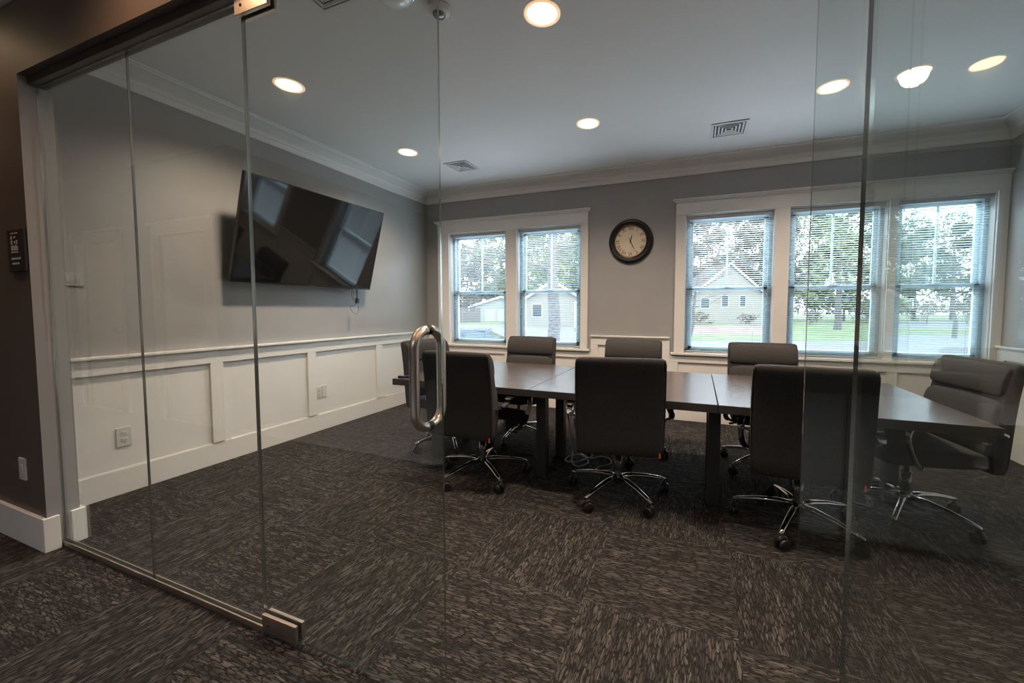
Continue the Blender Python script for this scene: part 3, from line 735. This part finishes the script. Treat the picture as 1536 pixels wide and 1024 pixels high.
sg = empty('wall_sign', (-3.198, YF0, 1.541), label='small dark plaque with a pale emblem and two text lines on the hall wall', cat='sign')
MB().box(-.092, .092, -.012, 0, -.105, .105).build('plaque', M['signplate'], sg, bevel=.003)
m = MB(); y0, y1 = -.0135, -.012
m.box(-.045, .03, y0, y1, .082, .087)
m.box(-.045, .03, y0, y1, -.012, -.006)
m.box(-.045, -.034, y0, y1, .055, .072).box(-.015, .005, y0, y1, .060, .070)
m.box(-.045, -.030, y0, y1, .030, .050).box(-.010, .000, y0, y1, .034, .046).box(.012, .026, y0, y1, .03, .05)
for k in range(5): m.box(-.045+k*.0155, -.036+k*.0155, y0, y1, 0.0, .022+(k % 2)*.006)
m.build('emblem', M['signmark'], sg)
m = MB(); x = -.048; random.seed(3)
while x < .045:
    w_ = random.choice((.004, .006, .005)); m.box(x, x+w_, y0, y1, -.046, -.036); x += w_+.0022
x = -.042
while x < .03:
    w_ = random.choice((.005, .007)); m.box(x, x+w_, y0, y1, -.070, -.061); x += w_+.0018
m.build('text_lines', M['signmark'], sg)

# ------------------------------------------------------------------ cords and small things
random.seed(5)
c = MB().tube(smooth_arc([(-1.03, 3.13, .60), (-1.03, 3.22, .35), (-1.0, 3.24, .05), (-.98, 3.2, .012), (-.93, 3.02, .008), (-.86, 2.95, .008), (-.80, 3.05, .014), (-.90, 3.17, .02), (-.99, 3.10, .014), (-.97, 2.99, .02), (-.88, 3.0, .024), (-.83, 3.13, .018), (-.93, 3.24, .012), (-.86, 3.29, .01), (-.80, 3.16, .02), (-.86, 3.05, .026)], 7), .0055, 7)
tag(c.build('power_cord', M['cord']), 'grey cord dropping by the table leg and coiled on the carpet', 'cord')
c = MB().tube(smooth_arc([(-.80, 3.14, .008), (-.74, 3.22, .008), (-.66, 3.20, .008), (-.63, 3.10, .008), (-.70, 3.0, .008), (-.70, 2.92, .008), (-.60, 2.98, .008)], 7), .005, 7)
tag(c.build('power_cord', M['cord']), 'loose grey cord curling on the carpet beside the coiled cord', 'cord')
c = MB().tube(smooth_arc([(-1.45, 3.0, .008), (-1.3, 3.06, .008), (-1.15, 2.90, .008), (-1.0, 2.86, .008), (-.9, 2.82, .008)], 7), .005, 7)
tag(c.build('power_cord', M['blackcord']), 'black cord lying on the carpet under the table past the leg', 'cord')
mk = empty('marker_pen', (-2.125, 2.44, ZT), R(35), label='small dark blue marker lying on the left end of the table', cat='marker')
MB().cyl((-.04, 0, .011), (.03, 0, .011), .010).build('barrel', M['blue'], mk)
MB().cyl((.03, 0, .011), (.055, 0, .011), .011, .008).build('cap', M['blue'], mk)

# ------------------------------------------------------------------ outdoors
GZ = -.85
struct(MB().box(-160, 160, YB+.2, 260, GZ-.2, GZ).build('ground', M['asphalt']), 'pale asphalt drive and street outside the windows', 'ground')
CA, SA = math.cos(R(21)), math.sin(R(21))
def fw(rt, fd): return (rt*CA-fd*SA, rt*SA+fd*CA)    # right / forward of the view -> world xy
def pxf(px, fd): return fw((px-819)/590*fd, fd)
def patchpoly(name, pts, mt, label, cat, dz=.02):
    q = [pxf(a, b) for a, b in pts]
    m = MB().prism(q, [(x, y, GZ-.05) for x, y in q], [(x, y, GZ+dz) for x, y in q])
    return struct(m.build(name, mt), label, cat)
patchpoly('lawn', [(560, 55), (905, 55), (905, 130), (560, 130)], M['grass'], 'green lawn beyond the drive seen through the left windows', 'lawn')
patchpoly('lawn', [(905, 27), (1180, 27), (1180, 34), (905, 34)], M['grass'], 'green verge in front of the leaf litter seen right of the clock', 'lawn')
patchpoly('leaf_bed', [(905, 34), (1180, 34), (1180, 54), (905, 54)], M['leaflitter'], 'pinkish strip of leaf litter before the gabled house', 'leaf litter')
patchpoly('lawn', [(905, 54), (1180, 54), (1180, 130), (905, 130)], M['grass'], 'green lawn around the gabled house', 'lawn')
patchpoly('lawn', [(1180, 27), (1345, 27), (1345, 130), (1180, 130)], M['grass'], 'yellow-green lawn under the trees in the middle window', 'lawn')
patchpoly('lawn', [(1345, 34), (1750, 34), (1750, 43), (1345, 43)], M['grass'], 'narrow green verge between two grey lanes in the rightmost window', 'lawn')
patchpoly('lawn', [(1345, 78), (1750, 78), (1750, 140), (1345, 140)], M['grass'], 'far green lawn behind the street in the rightmost window', 'lawn')

# gabled house
def house(px, fd, w_, dpt, eave, peak, rz, label, wm, wins, name='house'):
    x, y = pxf(px, fd); r = empty(name, (x, y, GZ), rz, label=label, cat='house')
    MB().prism([0]*5, [(-w_/2, 0, 0), (w_/2, 0, 0), (w_/2, 0, eave), (0, 0, peak), (-w_/2, 0, eave)], [(-w_/2, dpt, 0), (w_/2, dpt, 0), (w_/2, dpt, eave), (0, dpt, peak), (-w_/2, dpt, eave)]).build('walls', wm, r)
    m = MB(); o = .5; sl = (peak-eave)/(w_/2)
    for s_ in (-1, 1):
        a = (0, peak+.12); b = (s_*(w_/2+o), eave-o*sl+.12)
        pr = [(a[0], a[1]), (b[0], b[1]), (b[0], b[1]+.22), (a[0], a[1]+.22)]
        m.prism(pr, [(p, -.4, q) for p, q in pr], [(p, dpt+.4, q) for p, q in pr])
    m.build('roof', M['roof'], r)
    m = MB()
    for s_ in (-1, 1):
        a = (0, peak+.0); b = (s_*(w_/2+o), eave-o*sl)
        pr = [(a[0], a[1]), (b[0], b[1]), (b[0], b[1]+.38), (a[0], a[1]+.38)]
        m.prism(pr, [(p, -.45, q) for p, q in pr], [(p, -.38, q) for p, q in pr])
    m.build('rake_board', M['rooftrim'], r)
    for (wx, wz, ww, wh) in wins:
        f = MB().box(wx-ww/2-.12, wx+ww/2+.12, -.06, 0, wz-.12, wz+wh+.12).build('window', M['rooftrim'], r)
        MB().box(wx-ww/2, wx+ww/2, -.08, -.05, wz, wz+wh).build('pane', M['dwin'], f)
    return r
house(1092, 60, 10.6, 9, 4.4, 8.9, R(21), 'cream gabled house with two front windows seen right of the clock', M['siding'], [(-.6, 2.6, .9, 1.6), (2.1, 2.6, .8, 1.6), (-3.6, 2.4, 1.2, 1.4)])
house(829, 50, 7.4, 8, 3.2, 5.5, R(21), 'tan gabled house partly behind the pale tree trunk in the window left of the clock', M['siding'], [(-2.0, 1.2, 1.1, 1.5)])
g = house(752, 66, 8.4, 6, 2.7, 4.0, R(21), 'low white garage seen through the leftmost window', M['sidingw'], [(2.2, .6, .8, 1.6)], 'garage')
for k in (-1.9, .2):
    MB().box(k-.85, k+.85, -.05, 0, .05, 2.1).build('garage_door', M['rooftrim'], g)
fx, fy = pxf(697, 62); fe = empty('board_fence', (fx, fy, GZ), R(21), label='weathered grey-brown board fence left of the white garage', cat='fence')
m = MB()
for k in range(30): m.box(-2.6+k*.17, -2.6+k*.17+.15, -.02, .02, .05, 2.3+(k % 3)*.03)
m.build('boards', M['fence'], fe)
for k in (-2.5, 0, 2.4): MB().box(k-.06, k+.06, .02, .14, 0, 2.35).build('post', M['fence'], fe)

# car
cx_, cy_ = pxf(716, 13.2)
car = empty('car', (cx_, cy_, GZ), R(21+180), label='blue-grey car parked outside the leftmost window', cat='car')
def carsec(x, zs): return [(x, y, z) for y, z in zs]
prof = [(-2.2, .35, .62), (-2.15, .30, .78), (-1.6, .28, .88), (-1.0, .25, .95), (0, .25, .97), (1.2, .25, .98), (1.9, .28, .95), (2.15, .32, .8), (2.2, .4, .6)]
vs = []; fs = []
for (x, z0, z1) in prof:
    vs += [(x, -.82, z0), (x, -.9, (z0+z1)/2), (x, -.84, z1), (x, 0, z1+.03), (x, .84, z1), (x, .9, (z0+z1)/2), (x, .82, z0)]
n = 7
for i in range(len(prof)-1):
    for q in range(n): fs.append((i*n+q, i*n+(q+1) % n, (i+1)*n+(q+1) % n, (i+1)*n+q))
fs += [tuple(range(n))[::-1], tuple(range((len(prof)-1)*n, len(prof)*n))]
MB().add(vs, fs, 0, True).build('car_body', M['carpaint'], car, sub=1)
cb = [(-1.15, .96, .96), (-.35, .96, 1.36), (.1, .96, 1.42), (1.1, .96, 1.42), (1.75, .96, 1.05)]
vs = []; fs = []
for (x, z0, z1) in cb: vs += [(x, -.78, z0), (x, -.64, z1), (x, .64, z1), (x, .78, z0)]
for i in range(len(cb)-1):
    for q in range(4): fs.append((i*4+q, i*4+(q+1) % 4, (i+1)*4+(q+1) % 4, (i+1)*4+q))
fs += [(3, 2, 1, 0), tuple(range(len(cb)*4-4, len(cb)*4))]
MB().add(vs, fs).build('windows', M['carglass'], car)
MB().box(-.4, 1.15, -.64, .64, 1.39, 1.45).box(.28, .38, -.77, .77, .97, 1.40).box(-.4, -.32, -.70, .70, 1.2, 1.40).box(1.1, 1.18, -.68, .68, 1.2, 1.42).build('roof', M['carpaint'], car, bevel=.02)
for sx in (-1.4, 1.4):
    for sy in (-1, 1): MB().lathe([(0, -.1), (.2, -.1), (.31, -.09), (.33, -.05), (.33, .05), (.31, .09), (.2, .1), (0, .1)], (sx, sy*.78, .33), 'y', n=24).build('wheel', M['rubber'], car)
# white board sign at right of the left pair
sx_, sy_ = pxf(866, 38); b = empty('street_sign', (sx_, sy_, GZ), R(21), label='tall white board standing by the street in the window left of the clock', cat='sign')
MB().box(-.32, .32, -.05, .05, .35, 2.9).build('board', M['rooftrim'], b, bevel=.01)
MB().box(-.26, -.2, -.03, .03, 0, .4).build('post', M['fence'], b); MB().box(.2, .26, -.03, .03, 0, .4).build('post', M['fence'], b)
# trees
def tree(px, fd, h, r0, label, bark, leaf, nleaf, lsize, spread, crown=(.3, 1.0), seed=0, bare=.5, lean=0, depth=4, group='trees outside the windows', name='tree', lb=None):
    rnd = random.Random(seed); x, y = pxf(px, fd)
    root = empty(name, (x, y, GZ), label=label, cat='tree' if name != 'bush' else 'bush', group=group)
    m = MB(); tips = []
    def grow(p, d, ln, r, lev):
        pts = [p]; rs = [r]; k = 4 if lev < 2 else 3
        for i in range(k):
            d = (d+Vector((rnd.uniform(-.16, .16), rnd.uniform(-.16, .16), rnd.uniform(-.05, .1)))).normalized()
            p = p+d*ln/k; pts.append(p); rs.append(r*(1-.45*(i+1)/k))
            if lev > 0 and lev < depth and i >= 1 and rnd.random() < .8:
                a = rnd.uniform(0, 6.28); dd = (d*.7+Vector((math.cos(a), math.sin(a), rnd.uniform(-.1, .5)))*.8).normalized(); grow(p, dd, ln*rnd.uniform(.5, .75), rs[-1]*.6, lev+1)
        m.tube(pts, rs, 6 if lev < 2 else 4, cap=False); tips.append((p, lev))
        if lev >= 1: tips.append((pts[1], lev))
        if lev < depth:
            for q in range(2):
                a = rnd.uniform(0, 6.28); dd = (d*.8+Vector((math.cos(a), math.sin(a), .15))*.6).normalized(); grow(p, dd, ln*.68, rs[-1]*.75, lev+1)
    if r0 > 0:
        # main trunk with side limbs
        d = Vector((lean, 0, 1)).normalized(); pts = []; rs = []
        for i in range(9):
            t = i/8; pts.append(Vector((lean*h*t+rnd.uniform(-.1, .1)*(i > 0), rnd.uniform(-.1, .1)*(i > 0), h*t*.92))); rs.append(r0*(1-.85*t)+.01)
        m.tube(pts, rs, 10, cap=False)
        nl = int(6+bare*10)
        for i in range(nl):
            t = crown[0]+(crown[1]-crown[0])*(i+.5)/nl*.95; p = Vector((lean*h*t, 0, h*t*.92)); a = rnd.uniform(0, 6.28)
            dd = Vector((math.cos(a), math.sin(a), rnd.uniform(.0, .5))).normalized(); grow(p, dd, spread*(1.15-t)*rnd.uniform(.5, .9), max(.015, r0*(1-.85*t)*.45), 2)
        m.build('trunk', bark, root)
    if nleaf:
        f = MB()
        for i in range(nleaf):
            if r0 > 0 and tips and rnd.random() < .85:
                p, _ = rnd.choice(tips); p = p+Vector((rnd.gauss(0, .35), rnd.gauss(0, .35), rnd.gauss(0, .3)))*spread*.22
            else:
                t = rnd.random(); z = h*(crown[0]+(crown[1]-crown[0])*t); rr = spread*math.sqrt(max(.02, math.sin(math.pi*min(1, t*.9+.08))))*rnd.random()**.4; a = rnd.uniform(0, 6.28); p = Vector((rr*math.cos(a), rr*math.sin(a), z))
            if p.z < .1: p.z = .1+rnd.random()*.3
            u = Vector((rnd.gauss(0, 1), rnd.gauss(0, 1), rnd.gauss(0, 1))).normalized(); v = u.orthogonal().normalized(); s_ = lsize*rnd.uniform(.5, 1.2)
            f.add([p-u*s_-v*s_*.5, p+u*s_*.9-v*s_*.4, p+u*s_+v*s_*.5, p-u*s_*.8+v*s_*.6], [(0, 1, 2, 3)])
        f.build('foliage', leaf, root, recalc=False)
    return root
tree(829, 17.5, 13, .30, 'thick pale-barked tree trunk close outside the window left of the clock', M['birch'], M['leafa'], 2600, .08, 4.5, (.30, 1.0), 11, .9)
tree(640, 20, 12, .22, 'bare spreading tree with arching limbs outside the leftmost window', M['bark'], M['leafb'], 350, .06, 7, (.2, 1.0), 12, 1.2, .12)
TR = [(690, 92, 17, 'leafb'), (730, 95, 19, 'leafb'), (775, 88, 19, 'leafa'), (815, 80, 22, 'leafa'), (858, 84, 23, 'leafa'), (900, 84, 23, 'leafa'), (1020, 84, 22, 'leafb'), (1058, 80, 23, 'leafb'), (1100, 86, 26, 'leafb'), (1140, 82, 25, 'leafb'),
      (1180, 84, 22, 'leafb'), (1222, 76, 23, 'leafa'), (1265, 72, 25, 'leafa'), (1310, 70, 23, 'leafc'), (1370, 82, 21, 'leafc'), (1425, 86, 23, 'leafc'), (1480, 84, 19, 'leafb'), (1540, 84, 19, 'leafc')]
LBL = ['hazy brown tree over the board fence', 'hazy brown tree over the white garage', 'pale green tree right of the white garage', 'pale green tree behind the pale-barked trunk', 'tall pale green tree right of the pale-barked trunk', 'pale green tree at the right edge of the window left of the clock',
       'hazy brown tree at the left edge of the gabled-house window', 'brown tree just left of the gabled roof', 'tall brown tree rising behind the gabled roof', 'brown tree right of the gabled roof',
       'brown tree at the left edge of the middle trio window', 'tall yellow-green tree in the middle trio window', 'tallest yellow-green tree, right part of the middle trio window', 'dull green tree behind the trio mullion', 'dull green tree left in the rightmost window', 'tall dull green tree in the middle of the rightmost window', 'brown tree right in the rightmost window', 'dull green tree past the right edge of the rightmost window']
for i, (px, fd, h, lf_) in enumerate(TR):
    tree(px, fd, h, .22, LBL[i], M['bark'], M[lf_], 6500, .42, 6.6, (.06, 1.0), 30+i, .1, 0, 3)
tree(1256, 42, 11, .38, 'dark trunked tree standing on the lawn in the middle trio window', M['bark'], M['leafa'], 700, .14, 5, (.35, 1.0), 61, .3)
tree(1035, 30, 9, .12, 'bare thin tree leaning left of the gabled house', M['bark'], M['leafb'], 0, .05, 5, (.25, 1.0), 62, .8, .1)
tree(1432, 30, 9.5, .15, 'bare branching tree in the rightmost window', M['bark'], M['leafb'], 250, .07, 5.5, (.22, 1.0), 63, .9, -.03)
for i, (px, fd, s_, lb_) in enumerate([(1050, 55, 1.6, 'low brown bush at the left front of the gabled house'), (1118, 56, 1.4, 'low brown bush at the right front of the gabled house'), (1390, 62, 3.2, 'wide brown bush left in the rightmost window'), (1450, 62, 3.4, 'wide brown bush right in the rightmost window'), (1215, 58, 2.0, 'brown bush at the left of the middle trio window'), (1300, 60, 2.6, 'green bush at the right of the middle trio window')]):
    tree(px, fd, s_, .08, lb_, M['bark'], M['leafb' if i != 5 else 'leafc'], 900, .13, s_*1.1, (.1, 1.0), 80+i, .1, 0, 3, 'bushes on the far lawn', 'bush')

# ------------------------------------------------------------------ light
wd = bpy.data.worlds.new('overcast_sky'); scene.world = wd; wd.use_nodes = True
nt = wd.node_tree; bg = nt.nodes['Background']
tc = nt.nodes.new('ShaderNodeTexCoord'); sp = nt.nodes.new('ShaderNodeSeparateXYZ'); nt.links.new(tc.outputs['Generated'], sp.inputs[0])
rp = nt.nodes.new('ShaderNodeValToRGB'); nt.links.new(sp.outputs[2], rp.inputs[0])
rp.color_ramp.elements[0].position = 0; rp.color_ramp.elements[0].color = (.76, .88, .97, 1)
rp.color_ramp.elements[1].position = .6; rp.color_ramp.elements[1].color = (.74, .87, 1, 1)
nt.links.new(rp.outputs[0], bg.inputs['Color']); bg.inputs['Strength'].default_value = 3.5
for k, (a, b) in enumerate(OPEN):            # sky portals outside each window
    ld = bpy.data.lights.new('portal', 'AREA'); ld.shape = 'RECTANGLE'; ld.size = b-a; ld.size_y = WZ1-WZ0; ld.cycles.is_portal = True
    lo = bpy.data.objects.new('sky_portal', ld); COL.objects.link(lo); lo.location = ((a+b)/2, YB+.2, (WZ0+WZ1)/2); lo.rotation_euler = (R(-90), 0, 0)
# cool fill lamp added high outside, aimed in through the windows
ld = bpy.data.lights.new('sky_fill', 'AREA'); ld.shape = 'RECTANGLE'; ld.size = 9; ld.size_y = 3; ld.energy = 5200; ld.color = (.74, .87, 1.0)
lo = bpy.data.objects.new('sky_fill_lamp', ld); COL.objects.link(lo); lo.location = (-.4, 8.8, 5.2)
lo.rotation_euler = (Vector((-.4, 3.2, 1.0))-lo.location).to_track_quat('-Z', 'Y').to_euler()
# spots without fixtures, added behind the camera to imitate lobby daylight
for x, y in ((-.55, -1.9), (-.95, -3.1), (-2.6, -2.2)):
    ld = bpy.data.lights.new('lobby', 'SPOT'); ld.energy = 70 if x > -2 else 45; ld.color = (.88, .94, 1.0); ld.spot_size = R(150); ld.spot_blend = .8; ld.shadow_soft_size = .03
    lo = bpy.data.objects.new('lobby_fill', ld); COL.objects.link(lo); lo.location = (x, y, CZ-.03)

# ------------------------------------------------------------------ camera
cam = bpy.data.cameras.new('camera'); co = bpy.data.objects.new('camera', cam); COL.objects.link(co)
cam.sensor_width = 36; cam.lens = 590.35*36/1536
cam.shift_x = -(819.16-768)/1536; cam.shift_y = (495.83-512)/1536
cam.clip_start = .02; cam.clip_end = 600
co.location = (0, 0, 1.25)
co.matrix_world = Matrix.Translation((0, 0, 1.25)) @ Matrix.Rotation(R(21.0033), 4, 'Z') @ Matrix.Rotation(R(90-3.0812), 4, 'X') @ Matrix.Rotation(R(.1143), 4, 'Z')
scene.camera = co
scene.view_settings.view_transform = 'Standard'
scene.view_settings.look = 'None'
scene.view_settings.exposure = 0.32
